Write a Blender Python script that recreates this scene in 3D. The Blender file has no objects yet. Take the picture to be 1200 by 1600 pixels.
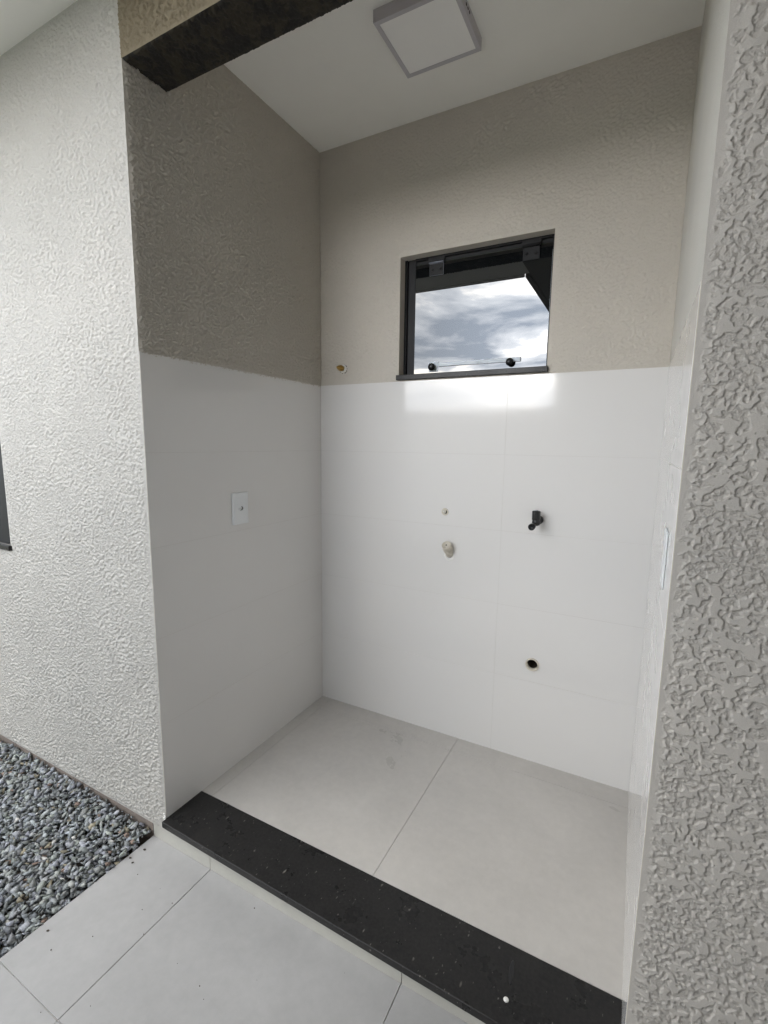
import bpy, bmesh, math, random
import numpy as np
from mathutils import Vector, Matrix, Euler

SC = bpy.context.scene
COL = SC.collection

# ------------------------------------------------------------------ camera
CAM_POS = Vector((1.29567, -0.91887, 1.24496))
YAW, PITCH, ROLL = 0.48735, -0.14310, 0.01296
FPX = 741.49 / 1200.0
fw = Vector((-math.sin(YAW) * math.cos(PITCH), math.cos(YAW) * math.cos(PITCH), math.sin(PITCH)))
rt = Vector((math.cos(YAW), math.sin(YAW), 0.0))
up = rt.cross(fw)
r2 = rt * math.cos(ROLL) + up * math.sin(ROLL)
u2 = -rt * math.sin(ROLL) + up * math.cos(ROLL)
cam = bpy.data.cameras.new("camera")
cam.sensor_fit = 'HORIZONTAL'
cam.sensor_width = 36.0
cam.lens = 36.0 * FPX
cam.clip_start = 0.02
cam.clip_end = 2000.0
cam_ob = bpy.data.objects.new("camera", cam)
cam_ob.matrix_world = Matrix(((r2.x, u2.x, -fw.x, CAM_POS.x), (r2.y, u2.y, -fw.y, CAM_POS.y),
                              (r2.z, u2.z, -fw.z, CAM_POS.z), (0, 0, 0, 1)))
COL.objects.link(cam_ob)
SC.camera = cam_ob

# ------------------------------------------------------------------ sky, sun, exposure
SUN_EL, SUN_AZ = math.radians(11), math.radians(-11)     # azimuth from -Y towards -X
world = bpy.data.worlds.new("World")
SC.world = world
world.use_nodes = True
wn, wl = world.node_tree.nodes, world.node_tree.links
wn.clear()
w_out = wn.new('ShaderNodeOutputWorld')
w_bg = wn.new('ShaderNodeBackground')
w_bg.inputs['Strength'].default_value = 0.10
sky = wn.new('ShaderNodeTexSky')
sky.sky_type = 'NISHITA'
sky.sun_disc = False
sky.sun_elevation = SUN_EL
sun_dir = Vector((math.sin(SUN_AZ) * math.cos(SUN_EL), -math.cos(SUN_AZ) * math.cos(SUN_EL), math.sin(SUN_EL)))
sky.sun_rotation = math.atan2(sun_dir.x, sun_dir.y)
tc = wn.new('ShaderNodeTexCoord')
sep = wn.new('ShaderNodeSeparateXYZ')
wl.new(tc.outputs['Generated'], sep.inputs[0])
def wmath(op, a, b=None, clamp=False):
    n = wn.new('ShaderNodeMath'); n.operation = op; n.use_clamp = clamp
    for k, v in enumerate((a, b)):
        if v is None: continue
        if isinstance(v, (int, float)): n.inputs[k].default_value = v
        else: wl.new(v, n.inputs[k])
    return n.outputs[0]
zz = wmath('ADD', wmath('MAXIMUM', sep.outputs['Z'], 0.0), 0.10)
comb = wn.new('ShaderNodeCombineXYZ')
wl.new(wmath('DIVIDE', sep.outputs['X'], zz), comb.inputs[0])
wl.new(wmath('DIVIDE', sep.outputs['Y'], zz), comb.inputs[1])
comb.inputs[2].default_value = 3.7
n1 = wn.new('ShaderNodeTexNoise')
n1.inputs['Scale'].default_value = 1.5
n1.inputs['Detail'].default_value = 9.0
n1.inputs['Roughness'].default_value = 0.56
n1.inputs['Distortion'].default_value = 0.25
wl.new(comb.outputs[0], n1.inputs['Vector'])
cr = wn.new('ShaderNodeValToRGB')
cr.color_ramp.elements[0].position = 0.39
cr.color_ramp.elements[0].color = (0.12, 0.17, 0.245, 1)
cr.color_ramp.elements[1].position = 0.63
cr.color_ramp.elements[1].color = (1.27, 1.21, 1.12, 1)
e = cr.color_ramp.elements.new(0.52); e.color = (0.45, 0.487, 0.545, 1)
wl.new(n1.outputs['Fac'], cr.inputs['Fac'])
cmul = wn.new('ShaderNodeVectorMath'); cmul.operation = 'SCALE'
wl.new(cr.outputs['Color'], cmul.inputs[0])
dot = wn.new('ShaderNodeVectorMath'); dot.operation = 'DOT_PRODUCT'
wl.new(tc.outputs['Generated'], dot.inputs[0])
dot.inputs[1].default_value = sun_dir
glow = wmath('POWER', wmath('MAXIMUM', dot.outputs['Value'], 0.0), 38.0)
wl.new(wmath('ADD', wmath('MULTIPLY', glow, 85.0), 44.0), cmul.inputs['Scale'])
mix = wn.new('ShaderNodeMixRGB')
mix.inputs['Fac'].default_value = 0.88
wl.new(sky.outputs[0], mix.inputs['Color1'])
wl.new(cmul.outputs[0], mix.inputs['Color2'])
wl.new(mix.outputs[0], w_bg.inputs['Color'])
wl.new(w_bg.outputs[0], w_out.inputs['Surface'])

sun = bpy.data.lights.new("sun", 'SUN')
sun.energy = 0.5
sun.angle = math.radians(45)
sun.color = (1.0, 0.95, 0.87)
sun_ob = bpy.data.objects.new("sun", sun)
sun_ob.rotation_euler = (-sun_dir).to_track_quat('-Z', 'Y').to_euler()
COL.objects.link(sun_ob)

SC.view_settings.view_transform = 'Standard'
SC.view_settings.look = 'None'
SC.view_settings.gamma = 1.0
SC.view_settings.use_curve_mapping = False
SC.view_settings.exposure = 0.82
SC.cycles.max_bounces = 10
SC.cycles.diffuse_bounces = 8
SC.cycles.glossy_bounces = 5
SC.cycles.use_denoising = True
SC.cycles.denoising_prefilter = 'NONE'
SC.cycles.sample_clamp_indirect = 8.0

# ------------------------------------------------------------------ dimensions (metres)
W, D, HC = 1.3643, 0.8954, 2.462
ZB, YB = 2.2492, 0.139                # bottom and depth of the beam
TT = 1.5                              # top of the wall tiles
WX0, WX1, WZ0, WZ1 = 0.3928, 0.9850, 1.525, 1.985   # back window opening
PAVE = -0.10
GRAV = -0.085

# ------------------------------------------------------------------ helpers
def tag(o, label=None, cat=None, group=None, kind=None):
    if label: o['label'] = label
    if cat: o['category'] = cat
    if group: o['group'] = group
    if kind: o['kind'] = kind
    return o

def empty(name, loc=(0, 0, 0)):
    o = bpy.data.objects.new(name, None)
    o['kind'] = 'thing'
    o.location = loc
    o.empty_display_size = 0.05
    COL.objects.link(o)
    return o

def link(name, me, mat, parent=None, smooth=False):
    o = bpy.data.objects.new(name, me)
    COL.objects.link(o)
    if mat and not me.materials: me.materials.append(mat)
    if smooth:
        me.polygons.foreach_set('use_smooth', [True] * len(me.polygons))
    if parent:
        o.parent = parent
        o.matrix_parent_inverse = Matrix.Translation(parent_world(parent)).inverted()
    return o

def parent_world(p):
    v = Vector((0, 0, 0))
    while p:
        v += p.location
        if p.parent: v += p.matrix_parent_inverse.translation
        p = p.parent
    return v

def bm_obj(name, bm, mat, parent=None, smooth=False):
    me = bpy.data.meshes.new(name)
    bmesh.ops.recalc_face_normals(bm, faces=bm.faces[:])
    bm.to_mesh(me); bm.free()
    return link(name, me, mat, parent, smooth)

def add_box(bm, x0, x1, y0, y1, z0, z1, bevel=0.0, seg=1):
    g = bmesh.ops.create_cube(bm, size=1.0)
    vs = g['verts']
    for v in vs:
        v.co = Vector(((x0 + x1) / 2 + v.co.x * (x1 - x0), (y0 + y1) / 2 + v.co.y * (y1 - y0), (z0 + z1) / 2 + v.co.z * (z1 - z0)))
    if bevel > 0:
        es = list({e for v in vs for e in v.link_edges})
        bmesh.ops.bevel(bm, geom=es, offset=bevel, segments=seg, affect='EDGES', profile=0.5)
    return bm

def box(name, mat, parent, x0, x1, y0, y1, z0, z1, bevel=0.0, seg=1):
    return bm_obj(name, add_box(bmesh.new(), x0, x1, y0, y1, z0, z1, bevel, seg), mat, parent)

def boxes(name, mat, parent, lst, bevel=0.0):
    bm = bmesh.new()
    for b in lst: add_box(bm, *b, bevel=bevel)
    return bm_obj(name, bm, mat, parent)

def add_lathe(bm, prof, org, axis, n=24, cap=True):
    """profile [(distance along axis, radius)] turned round an axis"""
    a = Vector(axis).normalized()
    t = Vector((0, 0, 1)) if abs(a.z) < 0.9 else Vector((1, 0, 0))
    e1 = a.cross(t).normalized(); e2 = a.cross(e1)
    rings = []
    for d, r in prof:
        rings.append([bm.verts.new(Vector(org) + a * d + (e1 * math.cos(2 * math.pi * k / n) + e2 * math.sin(2 * math.pi * k / n)) * max(r, 1e-5)) for k in range(n)])
    for A, B in zip(rings, rings[1:]):
        for k in range(n):
            f = bm.faces.new((A[k], A[(k + 1) % n], B[(k + 1) % n], B[k])); f.smooth = True
    if cap:
        bm.faces.new(rings[0][::-1]); bm.faces.new(rings[-1])
    return bm

def lathe(name, mat, parent, prof, org, axis, n=24, cap=True):
    return bm_obj(name, add_lathe(bmesh.new(), prof, org, axis, n, cap), mat, parent)

# ------------------------------------------------------------------ materials
class NB:
    def __init__(self, name):
        self.m = bpy.data.materials.new(name)
        self.m.use_nodes = True
        self.nt = self.m.node_tree
        self.N, self.L = self.nt.nodes, self.nt.links
        self.p = self.N['Principled BSDF']
        self.tc = self.N.new('ShaderNodeTexCoord').outputs['Object']
    def set(self, **k):
        for a, b in k.items():
            self.p.inputs[a.replace('_', ' ')].default_value = b
        return self
    def noise(self, scale, detail=4, rough=0.55, dist=0.0, vec=None):
        n = self.N.new('ShaderNodeTexNoise')
        n.inputs['Scale'].default_value = scale
        n.inputs['Detail'].default_value = detail
        n.inputs['Roughness'].default_value = rough
        n.inputs['Distortion'].default_value = dist
        self.L.new(vec or self.tc, n.inputs['Vector'])
        return n.outputs['Fac']
    def ramp(self, fac, *stops):
        r = self.N.new('ShaderNodeValToRGB').color_ramp
        nd = self.N[-1]
        while len(r.elements) < len(stops): r.elements.new(0.5)
        for el, (p, c) in zip(r.elements, stops):
            el.position = p
            el.color = (c, c, c, 1) if isinstance(c, (int, float)) else (*c, 1)
        self.L.new(fac, nd.inputs['Fac'])
        return nd.outputs['Color']
    def mix(self, fac, a, b, typ='MIX'):
        n = self.N.new('ShaderNodeMixRGB'); n.blend_type = typ
        for i, v in ((0, fac), (1, a), (2, b)):
            if isinstance(v, (int, float)) and i == 0: n.inputs[0].default_value = v
            elif isinstance(v, (tuple, list)): n.inputs[i].default_value = (*v, 1)
            elif isinstance(v, (int, float)): n.inputs[i].default_value = (v, v, v, 1)
            else: self.L.new(v, n.inputs[i])
        return n.outputs[0]
    def bump(self, h, dist, strength=1.0):
        b = self.N.new('ShaderNodeBump')
        b.inputs['Strength'].default_value = strength
        b.inputs['Distance'].default_value = dist
        self.L.new(h, b.inputs['Height'])
        self.L.new(b.outputs[0], self.p.inputs['Normal'])
        return self
    def col(self, c):
        self.L.new(c, self.p.inputs['Base Color']); return self
    def rough(self, c):
        self.L.new(c, self.p.inputs['Roughness']); return self
    def scaled(self, sx, sy, sz):
        mp = self.N.new('ShaderNodeMapping')
        mp.inputs['Scale'].default_value = (sx, sy, sz)
        self.L.new(self.tc, mp.inputs[0])
        return mp.outputs[0]

def tint(c, k): return tuple(x * k for x in c)

def mat_stucco(name, c, rough=0.75):
    b = NB(name)
    big = b.noise(3.0, 5, 0.6)
    fine = b.noise(650, 3, 0.65)
    colr = b.mix(b.ramp(big, (0.3, 0.0), (0.7, 1.0)), tint(c, 0.94), tint(c, 1.05))
    colr = b.mix(0.35, colr, b.ramp(fine, (0.28, tint(c, 0.70)), (0.72, tint(c, 1.22))))
    b.col(colr).set(Roughness=rough, Specular_IOR_Level=0.35)
    b.bump(fine, 0.0007, 0.9)
    return b.m

def mat_plain(name, c, rough=0.5, metal=0.0, bump=0.0, bscale=200, var=0.06, **k):
    b = NB(name)
    b.col(b.mix(b.noise(14, 4), tint(c, 1 - var), tint(c, 1 + var))).set(Roughness=rough, Metallic=metal, **k)
    if bump: b.bump(b.noise(bscale, 3), bump, 1.0)
    return b.m

def mat_wall_tile(name, c=(0.75, 0.735, 0.715)):
    b = NB(name)
    b.col(b.mix(b.noise(5, 3), tint(c, 0.985), tint(c, 1.01)))
    b.rough(b.ramp(b.noise(6, 3), (0.3, 0.075), (0.7, 0.115)))
    b.set(IOR=1.55, Specular_IOR_Level=0.5)
    return b.m

def mat_floor_tile(name, c):
    b = NB(name)
    a = b.noise(2.2, 6, 0.6, 0.4)
    s = b.noise(38, 5, 0.65)
    colr = b.mix(b.ramp(a, (0.32, 0.0), (0.68, 1.0)), tint(c, 0.86), tint(c, 1.09))
    colr = b.mix(0.3, colr, b.ramp(s, (0.3, tint(c, 0.84)), (0.7, tint(c, 1.10))))
    spk = b.N.new('ShaderNodeTexVoronoi'); spk.inputs['Scale'].default_value = 14.0
    b.L.new(b.tc, spk.inputs['Vector'])
    dots = b.ramp(spk.outputs['Distance'], (0.012, 1.0), (0.022, 0.0))
    keep = b.ramp(b.noise(2.7, 1), (0.5, 0.0), (0.56, 1.0))
    colr = b.mix(b.mix(1.0, dots, keep, 'MULTIPLY'), colr, tint(c, 0.85))
    b.col(colr)
    b.rough(b.ramp(a, (0.3, 0.26), (0.7, 0.40)))
    b.set(Specular_IOR_Level=0.5)
    b.bump(s, 0.00008, 0.6)
    return b.m

def mat_granite(name):
    b = NB(name)
    g = b.noise(120, 4, 0.7)
    cloud = b.noise(9, 5, 0.6)
    colr = b.mix(b.ramp(g, (0.3, 0.0), (0.75, 1.0)), (0.008, 0.008, 0.0085), (0.030, 0.029, 0.028))
    colr = b.mix(b.ramp(cloud, (0.35, 0.0), (0.7, 0.5)), colr, (0.033, 0.031, 0.030))
    for sc, rot, keepv in ((34, 0.5, 0.50), (52, 1.9, 0.52), (85, 1.2, 0.50), (110, 0.2, 0.54)):
        mp = b.N.new('ShaderNodeMapping'); mp.inputs['Rotation'].default_value = (0, 0, rot)
        mp.inputs['Scale'].default_value = (1.0, 0.36, 1.0)
        b.L.new(b.tc, mp.inputs[0])
        v = b.N.new('ShaderNodeTexVoronoi'); v.inputs['Scale'].default_value = sc
        b.L.new(mp.outputs[0], v.inputs['Vector'])
        fl = b.ramp(v.outputs['Distance'], (0.05, 1.0), (0.12, 0.0))
        kp = b.ramp(b.noise(20 + sc, 2), (keepv, 0.0), (keepv + 0.04, 1.0))
        colr = b.mix(b.mix(1.0, fl, kp, 'MULTIPLY'), colr, (0.17, 0.16, 0.145))
    b.col(colr)
    b.rough(b.ramp(cloud, (0.3, 0.24), (0.7, 0.36)))
    b.set(Specular_IOR_Level=0.22)
    b.bump(g, 0.00005, 0.5)
    return b.m

def mat_gravel():
    b = NB("grey_gravel")
    at = b.N.new('ShaderNodeVertexColor'); at.layer_name = 'tint'
    s = b.noise(240, 4, 0.7)
    b.col(b.mix(0.55, at.outputs['Color'], b.ramp(s, (0.3, 0.45), (0.7, 1.3)), 'MULTIPLY'))
    b.set(Roughness=0.8, Specular_IOR_Level=0.3)
    b.bump(s, 0.0008, 0.6)
    return b.m

M = dict(
    facade=mat_stucco("off_white_stucco", (0.513, 0.497, 0.463)),
    grey=mat_stucco("porch_shaded_stucco", (0.485, 0.458, 0.42)),  # right facade stucco, its colour darkened to carry the shade under the porch
    brown=mat_stucco("brown_stucco", (0.245, 0.205, 0.14)),
    yardwhite=mat_stucco("white_yard_paint", (0.80, 0.79, 0.76)),
    taupe=mat_stucco("taupe_stucco", (0.583, 0.543, 0.478)),
    plaster=mat_stucco("cream_plaster", (0.62, 0.60, 0.55)),
    ceiling=mat_plain("ceiling_paint", (0.91, 0.90, 0.85), 0.7, bump=0.0002, bscale=60, var=0.02),
    tile=mat_wall_tile("white_glazed_tile"),
    tile_edge=mat_plain("tile_bisque", (0.66, 0.62, 0.53), 0.8),
    grout=mat_plain("light_grout", (0.60, 0.58, 0.55), 0.9),
    floor=mat_floor_tile("grey_porcelain", (0.565, 0.54, 0.505)),
    pave=mat_floor_tile("pale_porcelain", (0.425, 0.42, 0.415)),
    riser=mat_floor_tile("cream_porcelain", (0.48, 0.47, 0.425)),
    granite=mat_granite("black_granite"),
    gravel=mat_gravel(),
    porch=mat_plain("dark_painted_boards", (0.26, 0.24, 0.21), 0.7),
    earth=mat_plain("earth", (0.10, 0.085, 0.07), 0.95, bump=0.004, bscale=40, var=0.3),
    concrete=mat_plain("foundation_concrete", (0.22, 0.185, 0.16), 0.9, bump=0.002, bscale=90, var=0.3),
    grass=mat_plain("lawn", (0.06, 0.10, 0.035), 0.95, bump=0.02, bscale=30, var=0.4),
    black=mat_plain("black_aluminium", (0.011, 0.011, 0.012), 0.5, var=0.1, Specular_IOR_Level=0.25),
    blackpl=mat_plain("black_plastic", (0.012, 0.012, 0.013), 0.28, var=0.1),
    steel=mat_plain("satin_steel", (0.24, 0.26, 0.31), 0.5, metal=0.3),
    alu=mat_plain("pale_aluminium", (0.68, 0.74, 0.80), 0.5, metal=0.0),
    whitepl=mat_plain("white_plastic", (0.80, 0.82, 0.83), 0.35, var=0.02),
    lampwhite=mat_plain("white_lamp_body", (0.50, 0.48, 0.50), 0.5, var=0.02),
    diffuser=mat_plain("opal_diffuser", (0.90, 0.89, 0.86), 0.45, var=0.02),
    pvc=mat_plain("cream_pvc", (0.64, 0.595, 0.50), 0.45, bump=0.0003, bscale=300),
    brass=mat_plain("brass", (0.52, 0.33, 0.10), 0.33, metal=1.0, bump=0.0004, bscale=300, var=0.25),
    void=mat_plain("dark_pipe_inside", (0.03, 0.022, 0.015), 0.9),
    putty=mat_plain("white_putty", (0.80, 0.79, 0.75), 0.85, bump=0.001, bscale=250),
)
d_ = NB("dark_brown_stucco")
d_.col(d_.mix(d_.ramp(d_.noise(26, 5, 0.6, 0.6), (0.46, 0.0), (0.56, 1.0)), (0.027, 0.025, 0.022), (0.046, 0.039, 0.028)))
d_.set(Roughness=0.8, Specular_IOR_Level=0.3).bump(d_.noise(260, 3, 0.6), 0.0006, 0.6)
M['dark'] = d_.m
g = NB("dark_reflective_glass")
g.set(Base_Color=(0.006, 0.007, 0.008, 1), Roughness=0.0, IOR=1.75)
M['glass'] = g.m

# ------------------------------------------------------------------ textured render coats (real relief)
def grf(nz, nx, dx, lam, spread, seed, asp=1.0):
    rng = np.random.default_rng(seed)
    F = np.fft.rfft2(rng.standard_normal((nz, nx)))
    fz = np.fft.fftfreq(nz, dx)[:, None] * asp; fx = np.fft.rfftfreq(nx, dx)[None, :]
    f = np.sqrt(fz * fz + fx * fx) + 1e-9
    F *= np.exp(-(np.log(f * lam) ** 2) / (2 * spread ** 2)) / np.sqrt(f)
    h = np.fft.irfft2(F, (nz, nx))
    return (h - h.mean()) / h.std()

def sstep(a, b, x):
    t = np.clip((x - a) / (b - a), 0, 1)
    return t * t * (3 - 2 * t)

def coat(name, mat, parent, org, uax, vax, nax, su, sv, dx, seed, amp=0.0018, lam=0.030, cover=0.15,
         rough=1.0, fine=0.17, rag=0.24, lumps=0.46, holes=(), fade=(0.012, 0.012, 0.012, 0.012), asp=1.0):
    """Sheet of trowelled render: flat raised islands with crisp edges over a pitted ground.
    fade = widths (u0, u1, v0, v1) along which the relief dies out towards an edge."""
    nu, nv = max(2, int(round(su / dx)) + 1), max(2, int(round(sv / dx)) + 1)
    u = np.linspace(0, su, nu); v = np.linspace(0, sv, nv)
    pu, pv = nu + 40, nv + 40
    g1 = grf(pv, pu, dx, lam, 0.45, seed, asp)[:nv, :nu]
    g2 = grf(pv, pu, dx, lam * 0.40, 0.40, seed + 1, asp)[:nv, :nu]
    g3 = grf(pv, pu, dx, max(lam * fine, 2.5 * dx), 0.30, seed + 2)[:nv, :nu]
    g4 = grf(pv, pu, dx, 0.30, 0.6, seed + 3)[:nv, :nu]
    f = g1 + 0.60 * g2 + rag * g3 + 0.35 * g4
    gv, gu = np.gradient(f)
    side = (gu * -0.6 + gv * 0.8) / (np.hypot(gu, gv) + 1e-9)     # +1 on the lower right lip of an island
    steep = sstep(-0.35, 0.55, side)
    wdt = 0.05 + 0.38 * (1 - steep)
    isl = sstep(cover - wdt, cover + 0.04, f)
    isl2 = sstep(lumps, lumps + 0.12, g2 + 0.60 * g3 - 0.3 * g4) * 0.72
    crumb = (sstep(-0.25, 0.30, g3 + 0.30 * g2) * (0.38 + 0.12 * np.clip(g2, -1.5, 1.5)) + 0.08 * sstep(-0.5, 0.5, g2)) * rough
    lip = np.exp(-((f - cover + wdt + 0.10) / 0.13) ** 2) * steep * sstep(-0.3, 0.6, g4 + 0.8 * g2 + 0.4)
    h = np.maximum(isl * (0.95 + 0.035 * g4.clip(-1, 1)), np.maximum(isl2, crumb) * (1 - lip) - 0.22 * lip)
    U, V = np.meshgrid(u, v)
    att = np.ones_like(h)
    wob = 1.0 + 0.45 * np.clip(g1, -1.4, 1.4)
    for dist, wd in ((U, fade[0]), (su - U, fade[1]), (V, fade[2]), (sv - V, fade[3])):
        if wd > 0:
            att *= sstep(0.25, 1.0, dist / (wd * wob))
    for (a, b, c, d) in holes:
        ex = np.maximum(np.maximum(a - U, U - b), np.maximum(c - V, V - d))
        att *= sstep(0.1, 1.0, ex / 0.012)
    h = h * att * amp
    o, ua, va, na = (np.array(x, float) for x in (org, uax, vax, nax))
    P = o + U[..., None] * ua + V[..., None] * va + h[..., None] * na
    idx = np.arange(nu * nv).reshape(nv, nu)
    q = np.stack([idx[:-1, :-1], idx[:-1, 1:], idx[1:, 1:], idx[1:, :-1]], -1).reshape(-1, 4)
    if holes:
        cu = ((U[:-1, :-1] + U[1:, 1:]) / 2).ravel(); cv = ((V[:-1, :-1] + V[1:, 1:]) / 2).ravel()
        keep = np.ones(len(q), bool)
        for (a, b, c, d) in holes: keep &= ~((cu > a) & (cu < b) & (cv > c) & (cv < d))
        q = q[keep]
    if np.dot(np.cross(ua, va), na) < 0: q = q[:, ::-1]
    me = bpy.data.meshes.new(name)
    me.vertices.add(nu * nv); me.vertices.foreach_set('co', P.reshape(-1).astype(np.float32))
    me.loops.add(len(q) * 4); me.loops.foreach_set('vertex_index', q.reshape(-1).astype(np.int32))
    me.polygons.add(len(q))
    me.polygons.foreach_set('loop_start', np.arange(0, len(q) * 4, 4, dtype=np.int32))
    me.polygons.foreach_set('use_smooth', np.ones(len(q), bool))
    me.update(calc_edges=True)
    return link(name, me, mat, parent)

X, Y, Z = (1, 0, 0), (0, 1, 0), (0, 0, 1)

# ------------------------------------------------------------------ ground and big surroundings
def sheet(name, mat, x0, x1, y0, y1, z, kind='structure'):
    me = bpy.data.meshes.new(name)
    me.from_pydata([(x0, y0, z), (x1, y0, z), (x1, y1, z), (x0, y1, z)], [], [(0, 1, 2, 3)])
    o = link(name, me, mat); tag(o, kind=kind); return o

sheet('ground', M['grass'], -400, 400, -400, 400, -0.26)
sheet('gravel_bed', M['earth'], -6, -0.07, -3.0, 0.0, -0.118)

# paving: porcelain slabs with open joints on a mortar bed
pav = box('paving', M['grout'], None, -0.072, 4.1, -3.0, 0.010, -0.2, PAVE - 0.004)
tag(pav, kind='structure')
G = 0.0009
xs = [-0.076, 0.200, 0.873, 1.535, 2.19, 2.85, 3.50, 4.1]
ys = [0.010, -0.449, -1.105, -1.76, -2.415, -3.0]
random.seed(4)
for i in range(len(xs) - 1):
    for j in range(len(ys) - 1):
        dz = random.uniform(-0.0006, 0.0006)
        box('paving_tile', M['pave'], pav, xs[i] + G, xs[i + 1] - G, ys[j + 1] + G, ys[j] - G, PAVE - 0.010, PAVE + dz, bevel=0.0008)

# alcove floor
flo = box('floor', M['grout'], None, -0.10, W + 0.10, 0.147, D + 0.05, -0.24, -0.004)
tag(flo, kind='structure')
fx = [0.0028, 0.055, 0.710, W - 0.0028]; fy = [0.1465, 0.800, D - 0.0028]
for i in range(3):
    for j in range(2):
        box('floor_tile', M['floor'], flo, fx[i] + G * 0.6, fx[i + 1] - G * 0.6, fy[j] + G * 0.6, fy[j + 1] - G * 0.6, -0.009, random.uniform(-0.0003, 0.0003), bevel=0.0006)

# ceilings, eave and porch roof
cei = box('ceiling', M['ceiling'], None, -0.02, W + 0.02, 0.10, D + 0.03, HC, HC + 0.12); tag(cei, kind='structure')
EX = 0.48
eave = empty('eave', (-1.5, -0.42, 2.45))
tag(eave, 'white overhanging eave soffit along the top of the off-white wall', 'eave')
box('soffit', M['ceiling'], eave, -5.0, EX + 0.0398, -0.80, -0.0, 2.447, 2.47)
box('fascia', M['ceiling'], eave, -5.0, EX, -0.84, -0.8005, 2.435, 2.60, bevel=0.004)
box('roof_deck', M['concrete'], eave, -5.0, EX + 0.0412, -0.798, 0.4, 2.4705, 2.585)
porch = empty('porch', (2.4, -1.4, 2.45))
tag(porch, 'dark porch ceiling reaching out over the paving on the right', 'porch')
box('soffit', M['porch'], porch, EX + 0.04, 4.2, -3.1, -0.0, 2.4472, 2.4702)
box('fascia', M['porch'], porch, EX + 0.002, EX + 0.0395, -3.1, -0.8405, 2.4355, 2.60, bevel=0.004)
box('roof_deck', M['concrete'], porch, EX + 0.042, 4.2, -3.1, 0.4, 2.4707, 2.5855)
house_core = box('house_core', M['plaster'], None, -5.0, 5.2, 0.42, 4.5, 2.59, 2.75); tag(house_core, kind='structure')

bw = empty('boundary_wall', (-2.5, -3.05, -0.2))
tag(bw, 'low off-white boundary wall across the yard, facing the alcove', 'wall')
box('wall_body', M['yardwhite'], bw, -9.0, 0.398, -3.12, -3.0, -0.26, 1.63)
box('coping', M['concrete'], bw, -9.0, 0.398, -3.135, -2.985, 1.631, 1.67, bevel=0.004)
pw = empty('porch_wall', (2.3, -3.05, -0.2))
tag(pw, 'full-height off-white wall closing the back of the porch', 'wall')
box('wall_body', M['yardwhite'], pw, 0.40, 4.2, -3.12, -3.0, -0.26, 2.4465)
pe = empty('porch_end_wall', (4.15, -1.5, -0.2))
tag(pe, 'off-white wall closing the right end of the porch', 'wall')
box('wall_body', M['yardwhite'], pe, 4.1005, 4.2, -2.9995, -0.001, -0.26, 2.4465)

# ------------------------------------------------------------------ facade wall left of the alcove
LX0, LX1, LZ0, LZ1 = -1.55, -0.836, 0.835, 1.95      # its window opening
fa = empty('facade_wall', (-1.0, 0.07, -0.1))
tag(fa, 'bright off-white textured stucco wall left of the alcove, above the grey gravel', 'wall')
ZF = -0.047
coat('render_coat', M['facade'], fa, (-1.3, 0, ZF), X, Z, (0, -1, 0), 1.3025, 2.447 - ZF, 0.0027, 11, amp=0.0040, lam=0.021, cover=0.36,
     holes=[(-0.1, LX1 + 1.3, LZ0 - ZF, LZ1 - ZF)], fade=(0, 0.012, 0.01, 0.008), asp=0.8)
boxes('wall_core', M['concrete'], fa, [(-5.0, LX0, 0.005, 0.16, -0.26, 2.59), (LX1, -0.145, 0.005, 0.16, -0.26, 2.59),
                                      (LX0, LX1, 0.0052, 0.16, -0.26, LZ0 - 0.02), (LX0, LX1, 0.0052, 0.16, LZ1, 2.59)])
box('foundation_strip', M['concrete'], fa, -5.0, -0.075, 0.0035, 0.0049, -0.15, -0.040)
boxes('render_coat', M['facade'], fa, [(-5.0, LX0, 0.0, 0.0045, ZF, 2.447), (LX0, -1.3, 0.0, 0.0045, ZF, LZ0 - 0.02), (LX0, -1.3, 0.0, 0.0045, LZ1, 2.447)])
def add_reveal(bm, x0, x1, z0, z1, y0, y1, t=0.006):
    add_box(bm, x0 - t, x0 + 0.0016, y0, y1, z0 - 0.0002, z1 + t); add_box(bm, x1 - 0.0016, x1 + t, y0, y1, z0 - 0.0002, z1 + t)
    add_box(bm, x0 + 0.0016, x1 - 0.0016, y0, y1, z1 - 0.0016, z1 + t - 0.001)
    return bm
win = empty('window', ((LX0 + LX1) / 2, 0.03, LZ0))
del win['kind']; win.parent = fa; win.matrix_parent_inverse = Matrix.Translation(fa.location).inverted()
bm_obj('reveal', add_reveal(bmesh.new(), LX0, LX1, LZ0, LZ1, 0.0006, 0.10), M['facade'], win)
boxes('frame', M['black'], win, [(LX0, LX0 + 0.03, 0.012, 0.05, LZ0, LZ1), (LX1 - 0.11, LX1, 0.012, 0.05, LZ0, LZ1),
                                 (LX0 + 0.03, LX1 - 0.11, 0.0121, 0.05, LZ0, LZ0 + 0.03), (LX0 + 0.03, LX1 - 0.11, 0.0121, 0.05, LZ1 - 0.03, LZ1),
                                 ((LX0 + LX1) / 2 - 0.02, (LX0 + LX1) / 2 + 0.02, 0.0122, 0.05, LZ0 + 0.03, LZ1 - 0.03)])
box('pane', M['glass'], win, LX0 + 0.031, (LX0 + LX1) / 2 - 0.021, 0.028, 0.034, LZ0 + 0.031, LZ1 - 0.031)
box('pane', M['glass'], win, (LX0 + LX1) / 2 + 0.021, LX1 - 0.111, 0.028, 0.034, LZ0 + 0.031, LZ1 - 0.031)
box('sill', M['granite'], win, LX0 - 0.012, LX1 + 0.014, -0.014, 0.10, LZ0 - 0.020, LZ0 - 0.0005, bevel=0.0015)

# ------------------------------------------------------------------ wall tiles
ROWS = [0.0, 0.332, 0.624, 0.917, 1.209, TT]
TH = 0.0040          # tile face stands this far off the plaster plane

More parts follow.
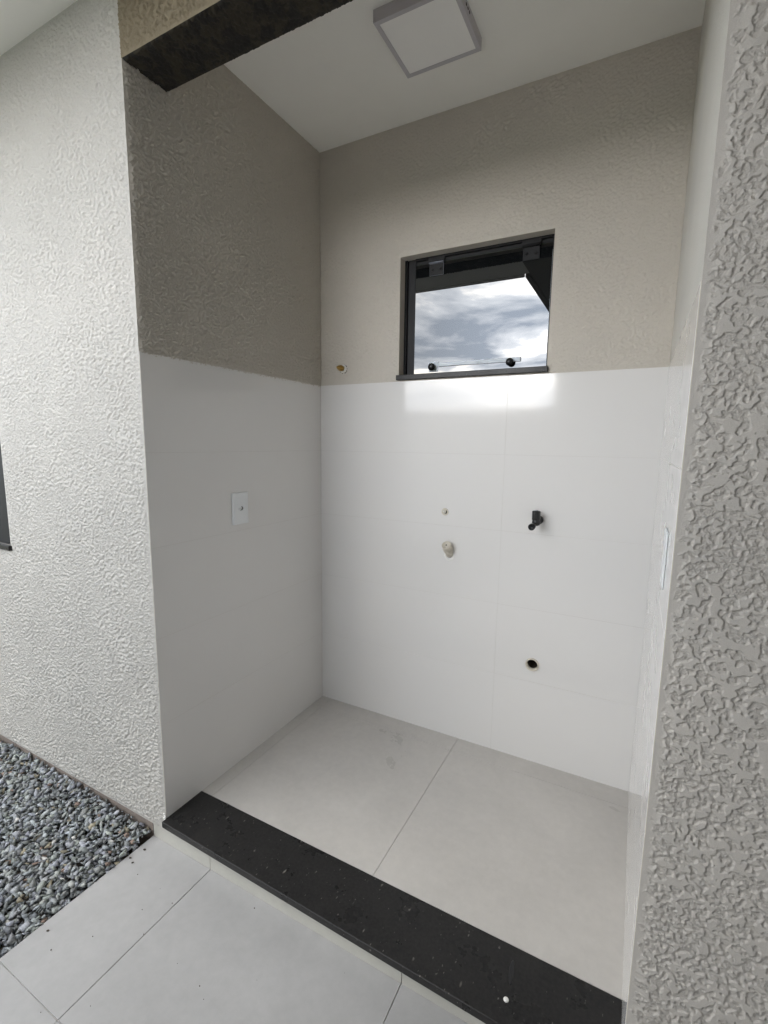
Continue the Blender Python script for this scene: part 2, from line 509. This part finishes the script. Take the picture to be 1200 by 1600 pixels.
def wall_tile(parent, axis, a0, a1, z0, z1, face, depth, hole=None):
    """glazed face with pale bisque edges; axis 'x' lies in the back wall, 'y' in a side wall"""
    bm = bmesh.new()
    g = 0.0003
    a0 += g; a1 -= g; z0 += g; z1 -= g
    if hole is None:
        if axis == 'x': add_box(bm, a0, a1, min(face, depth), max(face, depth), z0, z1, bevel=0.0004)
        else: add_box(bm, min(face, depth), max(face, depth), a0, a1, z0, z1, bevel=0.0004)
    else:
        hx, hz, hr = hole
        n = 32
        def ring(y, r):
            return [bm.verts.new((hx + r * math.cos(2 * math.pi * k / n), y, hz + r * math.sin(2 * math.pi * k / n))) for k in range(n)]
        def outer(y):
            out = []
            for k in range(n):
                c, s = math.cos(2 * math.pi * k / n), math.sin(2 * math.pi * k / n)
                ts = []
                if c > 1e-9: ts.append((a1 - hx) / c)
                if c < -1e-9: ts.append((a0 - hx) / c)
                if s > 1e-9: ts.append((z1 - hz) / s)
                if s < -1e-9: ts.append((z0 - hz) / s)
                t = min(ts); out.append(bm.verts.new((hx + c * t, y, hz + s * t)))
            cs = [bm.verts.new((x, y, z)) for x, z in ((a1, z1), (a0, z1), (a0, z0), (a1, z0))]
            return out, cs
        o1, c1 = outer(face); r1 = ring(face, hr); r2_ = ring(depth, hr)
        def ang(v): return math.atan2(v.co.z - hz, v.co.x - hx) % (2 * math.pi)
        for k in range(n):
            k2 = (k + 1) % n
            A, B = ang(o1[k]), ang(o1[k2]) or 2 * math.pi
            if B <= A: B += 2 * math.pi
            mid = [c for c in c1 if A + 1e-6 < ang(c) < B - 1e-6]
            bm.faces.new([r1[k], o1[k]] + mid + [o1[k2], r1[k2]])
            bm.faces.new([r1[k], r1[k2], r2_[k2], r2_[k]])
    if axis == 'x':
        sx, sz = random.uniform(-0.0011, 0.0011), random.uniform(-0.0016, 0.0016)
        for v in bm.verts:
            if abs(v.co.y - face) < 0.0012: v.co.y += sx * (v.co.x - (a0 + a1) / 2) + sz * (v.co.z - (z0 + z1) / 2)
    o = bm_obj('wall_tile', bm, M['tile'], parent)
    o.data.materials.append(M['tile_edge'])
    for p in o.data.polygons:
        n = p.normal
        if (abs(n.y) if axis == 'x' else abs(n.x)) < 0.3: p.material_index = 1
    return o

# left side wall of the alcove
sl = empty('alcove_side_wall', (-0.07, 0.45, 0))
tag(sl, 'left side wall of the alcove, white tiles below shaded taupe stucco', 'wall')
box('grout_bed', M['grout'], sl, -0.0033, TH - 0.0006, 0.0015, D, -0.02, TT - 0.001)
box('wall_core', M['grout'], sl, -0.145, -0.0035, 0.0058, D + 0.05, -0.26, 2.589)
coat('render_coat', M['taupe'], sl, (0.0025, 0, TT - 0.012), Y, Z, X, D, HC - TT + 0.012, 0.0027, 21, amp=0.0050, lam=0.019, cover=0.25,
     fade=(0.010, 0.004, 0.014, 0.004), asp=0.8)
for z0, z1 in zip(ROWS, ROWS[1:]):
    wall_tile(sl, 'y', 0.0004, D - TH - 0.0008, z0 - (0.02 if z0 == 0 else 0), z1, TH, -0.003)

# right side wall of the alcove (inner surface)
sr = empty('alcove_side_wall', (W + 0.07, 0.45, 0))
tag(sr, 'right side wall of the alcove seen almost edge-on, glossy white tiles below smooth plaster', 'wall')
box('grout_bed', M['grout'], sr, W - TH + 0.0006, W + 0.0033, 0.0015, D, -0.02, TT - 0.001)
box('wall_core', M['grout'], sr, W + 0.0035, W + 0.145, 0.0058, D + 0.05, -0.26, 2.589)
coat('render_coat', M['plaster'], sr, (W - 0.0025, 0, TT - 0.012), Y, Z, (-1, 0, 0), D, HC - TT + 0.012, 0.005, 31, amp=0.0005, lam=0.03, cover=0.4,
     fade=(0.012, 0.004, 0.01, 0.004))
for z0, z1 in zip(ROWS, ROWS[1:]):
    wall_tile(sr, 'y', 0.0004, D - TH - 0.0008, z0 - (0.02 if z0 == 0 else 0), z1, W - TH, W + 0.003)

# back wall of the alcove
ba = empty('alcove_back_wall', (W / 2, D + 0.1, 0))
tag(ba, 'back wall of the alcove with a small window, white tiles below taupe stucco', 'wall')
HOLE = (0.996, 0.404, 0.0215)
boxes('grout_bed', M['grout'], ba, [(0.001, 0.95, D - TH + 0.0006, D + 0.0033, -0.02, TT - 0.001), (1.04, W - 0.001, D - TH + 0.0006, D + 0.0033, -0.02, TT - 0.001),
                                    (0.95, 1.04, D - TH + 0.00062, D + 0.0033, -0.02, 0.36), (0.95, 1.04, D - TH + 0.00062, D + 0.0033, 0.45, TT - 0.001)])
boxes('wall_core', M['grout'], ba, [(-0.14, WX0, D + 0.0035, D + 0.2, 0.50, 2.588), (WX1, W + 0.14, D + 0.0035, D + 0.2, 0.50, 2.588),
                                    (WX0, WX1, D + 0.0036, D + 0.2, 0.50, WZ0 - 0.02), (WX0, WX1, D + 0.0036, D + 0.2, WZ1, 2.588),
                                    (-0.14, 0.95, D + 0.0035, D + 0.2, -0.26, 0.50), (1.04, W + 0.14, D + 0.0035, D + 0.2, -0.26, 0.50),
                                    (0.95, 1.04, D + 0.0036, D + 0.2, -0.26, 0.36), (0.95, 1.04, D + 0.0036, D + 0.2, 0.45, 0.50)])
zb0 = TT - 0.012
coat('render_coat', M['taupe'], ba, (0, D, zb0), X, Z, (0, -1, 0), W, HC - zb0, 0.0030, 41, amp=0.0031, lam=0.017, cover=0.45,
     rough=1.1, holes=[(WX0, WX1, WZ0 - 0.02 - zb0, WZ1 - zb0)], fade=(0.004, 0.004, 0.014, 0.004), asp=0.85)
for k, (z0, z1) in enumerate(zip(ROWS, ROWS[1:])):
    z0 = z0 - (0.02 if k == 0 else 0)
    wall_tile(ba, 'x', 0.0, 0.850, z0, z1, D - TH, D + 0.003)
    wall_tile(ba, 'x', 0.850, W, z0, z1, D - TH, D + 0.003, hole=HOLE if k == 1 else None)

# back window, a top-hung frameless pane with hinges and stay bar
bwin = empty('window', ((WX0 + WX1) / 2, D + 0.03, WZ0))
del bwin['kind']; bwin.parent = ba; bwin.matrix_parent_inverse = Matrix.Translation(ba.location).inverted()
tag(bwin, 'small black-framed window reflecting a cloudy sky')
YF = D + 0.050
bm_obj('reveal', add_reveal(bmesh.new(), WX0, WX1, WZ0, WZ1, D + 0.0006, D + 0.12), M['taupe'], bwin)
boxes('frame', M['black'], bwin, [(WX0, WX0 + 0.012, YF - 0.006, YF + 0.04, WZ0, WZ1), (WX0 + 0.0165, WX0 + 0.047, YF - 0.001, YF + 0.04, WZ0, WZ1),
                                  (WX0 + 0.012, WX0 + 0.0165, YF + 0.008, YF + 0.04, WZ0, WZ1),
                                  (WX1 - 0.012, WX1, YF - 0.006, YF + 0.04, WZ0, WZ1), (WX1 - 0.045, WX1 - 0.012, YF + 0.012, YF + 0.04, WZ0, WZ1),
                                  (WX0 + 0.047, WX1 - 0.012, YF - 0.0062, YF + 0.04, WZ1 - 0.010, WZ1),
                                  (WX0 + 0.047, WX1 - 0.012, YF + 0.004, YF + 0.04, WZ1 - 0.024, WZ1 - 0.010),
                                  (WX0 + 0.047, WX1 - 0.012, YF + 0.012, YF + 0.04, WZ0, WZ0 + 0.012)])
gl0, gl1 = WX0 + 0.049, WX1 - 0.0135
box('pane', M['glass'], bwin, gl0, gl1, YF - 0.001, YF + 0.007, WZ0 + 0.004, WZ1 - 0.027)
boxes('pane_edge', M['alu'], bwin, [(gl1 + 0.0001, gl1 + 0.0022, YF - 0.0012, YF + 0.007, WZ0 + 0.004, WZ1 - 0.05)])
box('sill', M['granite'], bwin, WX0 - 0.004, WX1 + 0.004, D - 0.016, D + 0.06, WZ0 - 0.0205, WZ0 - 0.0005, bevel=0.0015)
for hx, hm in ((0.532, 'steel'), (0.898, 'black')):
    b_ = bmesh.new()
    add_box(b_, hx - 0.030, hx + 0.030, YF - 0.0055, YF - 0.0012, WZ1 - 0.076, WZ1 - 0.031, bevel=0.0012)
    n_plate = len(b_.faces)
    add_lathe(b_, [(0, 0.0052), (0.062, 0.0052)], (hx - 0.031, YF - 0.007, WZ1 - 0.026), X, 12)
    add_box(b_, hx - 0.034, hx + 0.034, YF - 0.010, YF - 0.0065, WZ1 - 0.024, WZ1 - 0.0105, bevel=0.001)
    for sx in (-0.017, 0.017):
        add_lathe(b_, [(0, 0.0062), (0.0022, 0.0058), (0.003, 0.003)], (hx + sx, YF - 0.0056, WZ1 - 0.053), (0, -1, 0), 12)
    h = bm_obj('hinge', b_, M[hm], bwin)
    h.data.materials.append(M['black'])
    for p in h.data.polygons: p.material_index = 0 if p.index < n_plate else 1
zbar = WZ0 + 0.031
b_ = bmesh.new()
add_box(b_, 0.508, 0.548, YF - 0.0035, YF - 0.0012, zbar - 0.018, zbar + 0.022, bevel=0.0008)
bm_obj('stay_bracket', b_, M['alu'], bwin)
b_ = bmesh.new()
add_box(b_, 0.550, 0.880, YF - 0.0065, YF - 0.0015, zbar + 0.001, zbar + 0.0165, bevel=0.001)
add_box(b_, 0.712, 0.722, YF - 0.0085, YF - 0.0066, zbar + 0.005, zbar + 0.0145, bevel=0.0008)
bm_obj('stay_bar', b_, M['alu'], bwin)
for kx, kz in ((0.526, zbar), (0.842, zbar - 0.001)):
    lathe('knob', M['blackpl'], bwin, [(0, 0.006), (0.006, 0.007), (0.008, 0.0135), (0.014, 0.015), (0.020, 0.0125), (0.0235, 0.006), (0.024, 0.0)],
          (kx, YF - 0.0036, kz), (0, -1, 0), 20)

# ------------------------------------------------------------------ beam over the opening
be = empty('beam', (W / 2, YB / 2, ZB))
tag(be, 'rough stucco beam across the top of the alcove opening, brown front and blackish underside', 'beam')
box('beam_core', M['concrete'], be, -0.002, W + 0.002, 0.005, YB - 0.005, ZB + 0.005, 2.588)
coat('front_coat', M['brown'], be, (0, 0, ZB), X, Z, (0, -1, 0), W, 2.447 - ZB, 0.0026, 51, amp=0.0060, lam=0.028, cover=0.15, fade=(0.005, 0.005, 0.010, 0.004), asp=0.7)
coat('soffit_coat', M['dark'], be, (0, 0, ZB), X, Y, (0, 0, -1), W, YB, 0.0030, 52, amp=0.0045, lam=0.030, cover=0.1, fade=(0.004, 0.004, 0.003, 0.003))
box('back_coat', M['taupe'], be, 0.0, W, YB - 0.0045, YB - 0.0001, ZB + 0.0002, HC + 0.05)

# ------------------------------------------------------------------ facade wall right of the alcove
fr = empty('facade_wall', (W + 1.4, 0.07, -0.1))
tag(fr, 'coarse stucco wall with porch shade painted into its grey, close by on the right of the alcove', 'wall')
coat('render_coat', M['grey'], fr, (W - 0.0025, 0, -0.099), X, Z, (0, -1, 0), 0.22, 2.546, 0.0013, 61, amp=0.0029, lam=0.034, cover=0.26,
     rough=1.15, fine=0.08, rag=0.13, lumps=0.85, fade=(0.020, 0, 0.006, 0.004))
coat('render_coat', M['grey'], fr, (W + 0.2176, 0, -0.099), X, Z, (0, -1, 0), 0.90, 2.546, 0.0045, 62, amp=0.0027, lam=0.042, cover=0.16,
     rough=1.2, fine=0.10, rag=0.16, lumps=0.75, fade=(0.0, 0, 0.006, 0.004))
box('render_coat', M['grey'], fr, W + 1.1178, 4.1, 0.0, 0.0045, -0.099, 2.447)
box('wall_core', M['concrete'], fr, W + 0.145, 4.2, 0.005, 0.16, -0.26, 2.589)
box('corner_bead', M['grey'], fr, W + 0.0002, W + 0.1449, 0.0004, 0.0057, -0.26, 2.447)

# ------------------------------------------------------------------ step with granite threshold
st = empty('step', (W / 2, 0.05, PAVE))
tag(st, 'low step into the alcove topped with a black granite threshold slab', 'step')
bm = bmesh.new()
yl, yr = -0.018, -0.038
pts = [(0.0030, 0.1460), (0.0030, yl), (W - 0.0030, yr), (W - 0.0030, 0.1460)]
lo = [bm.verts.new((x, y, -0.020)) for x, y in pts]; hi = [bm.verts.new((x, y, 0.0018)) for x, y in pts]
bm.faces.new(lo[::-1]); bm.faces.new(hi)
for k in range(4): bm.faces.new((lo[k], lo[(k + 1) % 4], hi[(k + 1) % 4], hi[k]))
bmesh.ops.bevel(bm, geom=bm.edges[:], offset=0.0028, segments=3, affect='EDGES', profile=0.5)
bm_obj('threshold_slab', bm, M['granite'], st)
for a, b in ((-0.070, 0.199), (0.2005, 0.873), (0.8745, W + 0.12)):
    box('riser_tile', M['riser'], st, a, b, 0.0035, 0.0115, PAVE + 0.0004, -0.0206 if a > 0 else -0.0206, bevel=0.0005)
box('step_core', M['concrete'], st, -0.06, W + 0.14, 0.012, 0.1455, -0.24, -0.0208)
bm = bmesh.new()
bmesh.ops.create_icosphere(bm, subdivisions=2, radius=1.0, matrix=Matrix.Translation((1.126, 0.082, 0.0018)) @ Matrix.Rotation(0.12, 4, 'Z') @ Matrix.Diagonal((0.0065, 0.030, 0.0004, 1)))
bm_obj('damp_stain', bm, M['blackpl'], st, True)
lathe('paint_spot', M['putty'], st, [(0, 0.0062), (0.0007, 0.0052), (0.001, 0.002)], (1.128, 0.019, 0.0018), Z, 14)
bm = bmesh.new()
for q in range(9):
    t = q / 8.0
    bmesh.ops.create_icosphere(bm, subdivisions=1, radius=1.0, matrix=Matrix.Translation((0.001 + random.uniform(-0.004, 0.004), 0.0 - random.uniform(0, 0.004), -0.012 + 0.03 * t))
                               @ Matrix.Diagonal((random.uniform(0.003, 0.006), random.uniform(0.002, 0.004), random.uniform(0.003, 0.006), 1)))
bm_obj('mortar_lump', bm, M['putty'], st)

# ------------------------------------------------------------------ ceiling lamp (switched off)
la = empty('ceiling_light', (0.66, 0.53, HC))
tag(la, 'square flat white ceiling lamp, switched off, above the alcove', 'ceiling light')
x0, x1, y0, y1, zl, zt = 0.534, 0.780, 0.414, 0.646, HC - 0.034, HC - 0.0005
bm = bmesh.new(); rim = 0.013
for b in ((x0, x1, y0, y0 + rim, zl, zt), (x0, x1, y1 - rim, y1, zl, zt), (x0, x0 + rim, y0 + rim, y1 - rim, zl, zt), (x1 - rim, x1, y0 + rim, y1 - rim, zl, zt)):
    add_box(bm, *b)
fr_ = bm_obj('frame', bm, M['lampwhite'], la)
box('diffuser', M['diffuser'], la, x0 + rim + 0.0003, x1 - rim - 0.0003, y0 + rim + 0.0003, y1 - rim - 0.0003, zl + 0.0015, zl + 0.006)
for k in range(3):
    lathe('vent_hole', M['void'], la, [(0, 0.0042), (0.0006, 0.004)], (x1 + 0.0001, 0.500 + 0.014 * k, HC - 0.015), X, 12)

# ------------------------------------------------------------------ power outlets
def outlet(loc, nx, label, w=0.076, h=0.117, socket=True, th=0.0085):
    """wall plate in a side wall, nx = +1 or -1 is the way it faces"""
    o = empty('power_outlet', loc)
    tag(o, label, 'outlet', 'outlets in the tiled side walls')
    x, y, z = loc
    def bx(name, mat, d0, d1, y0, y1, z0, z1, bev):
        a, b = sorted((x + nx * d0, x + nx * d1)); return box(name, mat, o, a, b, y0, y1, z0, z1, bev, 2)
    bx('plate', M['whitepl'], 0.0002, th, y - w / 2, y + w / 2, z - h / 2, z + h / 2, 0.002)
    if socket:
        # hexagonal recess rim, face and three pin holes
        bm = bmesh.new()
        ro, ri, n = [], [], 6
        for k in range(n):
            a = 2 * math.pi * k / n
            sy, sz = math.cos(a), math.sin(a) * 0.86
            ro.append((y + sy * 0.0155, z + sz * 0.0125)); ri.append((y + sy * 0.0125, z + sz * 0.0098))
        def ringv(pts, d): return [bm.verts.new((x + nx * d, p[0], p[1])) for p in pts]
        a_, b_, c_, d_ = ringv(ro, 0.0086), ringv(ro, 0.0112), ringv(ri, 0.0112), ringv(ri, 0.0086)
        for A, B in ((a_, b_), (b_, c_), (c_, d_)):
            for k in range(n): bm.faces.new((A[k], A[(k + 1) % n], B[(k + 1) % n], B[k]))
        bm_obj('socket_rim', bm, M['whitepl'], o)
        lathe('socket_face', M['blackpl'], o, [(0, 0.0100), (0.0004, 0.0098)], (x + nx * 0.0086, y, z), (nx, 0, 0), 6)
        lathe('socket_core', M['whitepl'], o, [(0, 0.0062), (0.0014, 0.0058)], (x + nx * 0.0090, y - 0.003, z + 0.001), (nx, 0, 0), 16)
        for dy in (-0.0052, -0.001):
            lathe('pin_hole', M['void'], o, [(0, 0.0012), (0.0004, 0.0012)], (x + nx * 0.0104, y + dy, z + 0.001), (nx, 0, 0), 8)
    return o
outlet((TH, 0.371, 1.001), 1, 'white rectangular outlet plate on the shaded left tile wall')
outlet((W - TH, 0.185, 1.022), -1, 'outlet plate on the right tile wall seen edge-on as a thin pale strip', socket=False, th=0.0035)
b_ = bmesh.new()
add_lathe(b_, [(0, 0.006), (0.001, 0.005), (0.0015, 0.002)], (W - TH - 0.0002, 0.268, 1.078), (-1, 0, 0), 12)
o = bm_obj('wall_plug', b_, M['putty'], None)
tag(o, 'tiny grey putty-filled hole just above the edge-on outlet plate', 'wall plug')

# ------------------------------------------------------------------ taps, pipes and plugs of the back wall
YT = D - TH
tap = empty('washing_machine_tap', (0.985, YT, 0.97))
tag(tap, 'small black tap on the white tiles below the right end of the window', 'tap')
tx = 0.985; ty = YT - 0.040
lathe('wall_flange', M['blackpl'], tap, [(0, 0.0165), (0.003, 0.016), (0.005, 0.011)], (tx + 0.004, YT - 0.0002, 0.972), (0, -1, 0))
lathe('inlet', M['blackpl'], tap, [(0, 0.0098), (0.040, 0.0098)], (tx + 0.004, YT - 0.004, 0.972), (0, -1, 0), 16)
lathe('body', M['blackpl'], tap, [(0, 0.006), (0.003, 0.0125), (0.012, 0.0150), (0.020, 0.0138), (0.022, 0.0128), (0.026, 0.0128)], (tx + 0.001, ty, 0.955), Z)
hb = bmesh.new()
add_lathe(hb, [(0, 0.0135), (0.002, 0.0150), (0.032, 0.0150), (0.034, 0.0130), (0.0345, 0.0)], (tx, ty, 0.976), Z, 18)
add_box(hb, tx - 0.0030, tx + 0.0030, ty - 0.0175, ty + 0.0175, 0.982, 1.0115, bevel=0.001)
hd = bm_obj('handle', hb, M['blackpl'], tap)
lathe('handle_cap', M['steel'], tap, [(0, 0.0062), (0.001, 0.0058)], (tx, ty, 1.0107), Z, 14)
lathe('spout', M['blackpl'], tap, [(0, 0.0085), (0.022, 0.0085), (0.0225, 0.0118), (0.036, 0.0122), (0.0365, 0.0098), (0.033, 0.0085), (0.030, 0.0)],
      (tx - 0.004, ty - 0.004, 0.959), (-0.10, -1, -0.12), 20)

dp = empty('drain_pipe', (0.642, YT, 0.80))
tag(dp, 'short capped cream plastic pipe stub tilting up from the tiles below the small white plug', 'pipe')
ax = Vector((-0.03, -0.70, 0.78)).normalized()
base = Vector((0.642, YT + 0.008, 0.797))
lathe('pipe', M['pvc'], dp, [(0.0, 0.0172), (0.030, 0.0172)], base, ax)
lathe('cap', M['pvc'], dp, [(0.026, 0.0180), (0.027, 0.0192), (0.034, 0.0196), (0.0345, 0.0188), (0.037, 0.0188), (0.0375, 0.0196), (0.061, 0.0196), (0.063, 0.0186), (0.0632, 0.0170), (0.0615, 0.0165), (0.0613, 0.0)], base, ax, 32)
lathe('cap_hole', M['void'], dp, [(0, 0.0032), (0.0006, 0.0030)], base + ax * 0.0616, ax, 12)
for k in range(4):
    a = 0.5 + k * math.pi / 2
    e1 = ax.cross(Vector((1, 0, 0))).normalized(); e2 = ax.cross(e1)
    lathe('cap_rib', M['pvc'], dp, [(0, 0.0022), (0.0011, 0.0016)], base + ax * 0.0615 + (e1 * math.cos(a) + e2 * math.sin(a)) * 0.0115, ax, 8)
pb = bmesh.new()
for k in range(26):
    a = 2 * math.pi * k / 26
    r = random.uniform(0.0175, 0.0205)
    bmesh.ops.create_icosphere(pb, subdivisions=1, radius=1.0, matrix=Matrix.Translation((0.642 + math.cos(a) * r, YT - 0.0003, 0.801 + math.sin(a) * r * 1.15 - 0.004))
                               @ Matrix.Diagonal((random.uniform(0.003, 0.0045), 0.0012, random.uniform(0.003, 0.0045), 1)))
bm_obj('putty_ring', pb, M['putty'], dp)

pl = empty('wall_plug', (0.618, YT, 0.973))
tag(pl, 'small round white screw plug in the tiles above the cream pipe stub', 'wall plug')
lathe('plug', M['pvc'], pl, [(0, 0.0155), (0.002, 0.0150), (0.0032, 0.0125), (0.0022, 0.0105), (0.0012, 0.0095), (0.0010, 0.0)], (0.618, YT - 0.0002, 0.973), (0, -1, 0), 24)
b_ = bmesh.new(); add_box(b_, 0.6225, 0.6275, YT - 0.0018, YT - 0.0011, 0.966, 0.979)
add_box(b_, 0.6165, 0.6225, YT - 0.00175, YT - 0.0011, 0.966, 0.9695)
bm_obj('slot', b_, M['void'], pl)
lathe('pip', M['putty'], pl, [(0, 0.004), (0.004, 0.003)], (0.6125, YT - 0.001, 0.9755), (0, -1, 0), 10)

ho = empty('drain_outlet', (HOLE[0], YT, HOLE[1]))
tag(ho, 'open round drain hole with a cream plastic collar low in the back wall', 'drain')
lathe('collar', M['pvc'], ho, [(0.0, 0.0212), (-0.0015, 0.0262), (-0.004, 0.0262), (-0.0055, 0.0245), (-0.005, 0.0205), (0.012, 0.0195), (0.060, 0.0190)], (HOLE[0], YT, HOLE[1]), Y, 32, cap=False)
lathe('pipe_inside', M['void'], ho, [(0.010, 0.0189), (0.058, 0.0185), (0.059, 0.0)], (HOLE[0], YT, HOLE[1]), Y, 24, cap=False)

bf = empty('pipe_fitting', (0.118, D, 1.567))
tag(bf, 'small brass threaded fitting in the stucco beside the left end of the window', 'pipe fitting')
fx_, fz_ = 0.122, 1.568
lathe('wall_ring', M['putty'], bf, [(0, 0.0175), (0.004, 0.0165), (0.005, 0.013)], (fx_, D - 0.0006, fz_), (0, -1, 0), 24)
lathe('wall_gap', M['void'], bf, [(0, 0.0205), (0.0008, 0.0205)], (fx_ + 0.003, D - 0.0004, fz_ - 0.002), (0, -1, 0), 20)
prof = [(0.0, 0.0105), (0.010, 0.0105), (0.0105, 0.0128), (0.020, 0.0128), (0.0205, 0.0095)]
for k in range(6): prof += [(0.0215 + k * 0.0022, 0.0098), (0.0226 + k * 0.0022, 0.0086)]
prof += [(0.0355, 0.0075), (0.0360, 0.0040), (0.046, 0.0034), (0.0465, 0.0)]
lathe('nipple', M['brass'], bf, prof, (fx_, D - 0.003, fz_), (0, -1, 0), 18)

# ------------------------------------------------------------------ gravel: thousands of stone chips, one mass
def gravel():
    rng = np.random.default_rng(7)
    protos = []
    random.seed(12)
    for k in range(14):
        bm = bmesh.new()
        for q in range(8):
            v = Vector((random.gauss(0, 1), random.gauss(0, 1), random.gauss(0, 1))).normalized()
            bm.verts.new(v * random.uniform(0.82, 1.08))
        r = bmesh.ops.convex_hull(bm, input=bm.verts[:])
        bmesh.ops.delete(bm, geom=[v for v in bm.verts if not v.link_faces], context='VERTS')
        bm.verts.index_update()
        protos.append((np.array([v.co[:] for v in bm.verts]), np.array([[v.index for v in f.verts] for f in bm.faces if len(f.verts) == 3])))
        bm.free()
    pts = []
    def lay(x0, x1, y0, y1, step, z):
        for x in np.arange(x0, x1, step):
            for y in np.arange(y0, y1, step):
                pts.append((x + rng.uniform(-.5, .5) * step, y + rng.uniform(-.5, .5) * step, z + rng.uniform(-.004, .005)))
    lay(-1.9, -0.074, -1.0, -0.004, 0.0135, GRAV - 0.013)
    lay(-1.9, -0.074, -1.0, -0.004, 0.0140, GRAV - 0.003)
    lay(-3.2, -0.085, -2.95, -1.0, 0.024, GRAV - 0.006)
    lay(-3.2, -1.9, -1.0, -0.004, 0.024, GRAV - 0.006)
    V, Fc, C = [], [], []
    off = 0
    for (x, y, z) in pts:
        if x > -0.078 or y > -0.004: continue
        pv, pf = protos[rng.integers(len(protos))]
        a = rng.uniform(0.0085, 0.022); b = a * rng.uniform(0.42, 0.8); c = a * rng.uniform(0.25, 0.5)
        eu = Euler((rng.normal(0, 0.45), rng.normal(0, 0.45), rng.uniform(0, 6.28))).to_matrix()
        R = np.array(eu)
        P = (pv * np.array([a, b, c])) @ R.T + np.array([x, y, z])
        P[:, 0] = np.minimum(P[:, 0], -0.0735); P[:, 1] = np.minimum(P[:, 1], -0.0005)
        P[:, 2] += 0.030 * math.exp(-abs(y) / 0.06) - 0.016 * math.exp(-abs(x + 0.074) / 0.06)
        V.append(P); Fc.append(pf + off); off += len(pv)
        t = rng.uniform()
        if t < 0.945: col = np.array([0.285, 0.30, 0.305]) * rng.uniform(0.6, 1.6) * np.array([1, rng.uniform(.97, 1.04), rng.uniform(0.92, 1.10)])
        elif t < 0.975: col = np.array([0.30, 0.27, 0.20]) * rng.uniform(0.7, 1.3)
        elif t < 0.988: col = np.array([0.27, 0.20, 0.165]) * rng.uniform(0.7, 1.3)
        else: col = np.array([0.60, 0.59, 0.56])
        C.append(np.repeat(col[None], len(pv), 0))
    V = np.concatenate(V); Fc = np.concatenate(Fc); C = np.concatenate(C)
    me = bpy.data.meshes.new('gravel')
    me.vertices.add(len(V)); me.vertices.foreach_set('co', V.reshape(-1).astype(np.float32))
    me.loops.add(len(Fc) * 3); me.loops.foreach_set('vertex_index', Fc.reshape(-1).astype(np.int32))
    me.polygons.add(len(Fc)); me.polygons.foreach_set('loop_start', np.arange(0, len(Fc) * 3, 3, dtype=np.int32))
    me.update(calc_edges=True)
    ca = me.color_attributes.new('tint', 'FLOAT_COLOR', 'POINT')
    ca.data.foreach_set('color', np.concatenate([C, np.ones((len(C), 1))], 1).reshape(-1).astype(np.float32))
    o = link('gravel', me, M['gravel'])
    tag(o, 'loose blue-grey crushed stone gravel beside the pale paving', None, None, 'stuff')
gravel()

# a little grit blown on to the paving and the threshold
gb = bmesh.new()
random.seed(21)
for k in range(34):
    gx, gy = random.uniform(-0.06, 1.1), random.uniform(-0.55, -0.02)
    r = random.uniform(0.0008, 0.0022)
    bmesh.ops.create_icosphere(gb, subdivisions=1, radius=1.0, matrix=Matrix.Translation((gx, gy, PAVE + 0.0006 + r * 0.4)) @ Matrix.Diagonal((r, r * random.uniform(0.6, 1), r * 0.6, 1)))
for k in range(5):
    gx, gy = -0.07 + random.uniform(0.004, 0.05), random.uniform(-0.5, -0.03)
    r = random.uniform(0.003, 0.006)
    bmesh.ops.create_icosphere(gb, subdivisions=1, radius=1.0, matrix=Matrix.Translation((gx, gy, PAVE + 0.0006 + r * 0.35)) @ Matrix.Rotation(random.uniform(0, 3), 4, 'Z') @ Matrix.Diagonal((r, r * 0.6, r * 0.4, 1)))
go = bm_obj('grit', gb, M['earth'])
tag(go, 'tiny dark specks of grit scattered on the pale paving', None, None, 'stuff')
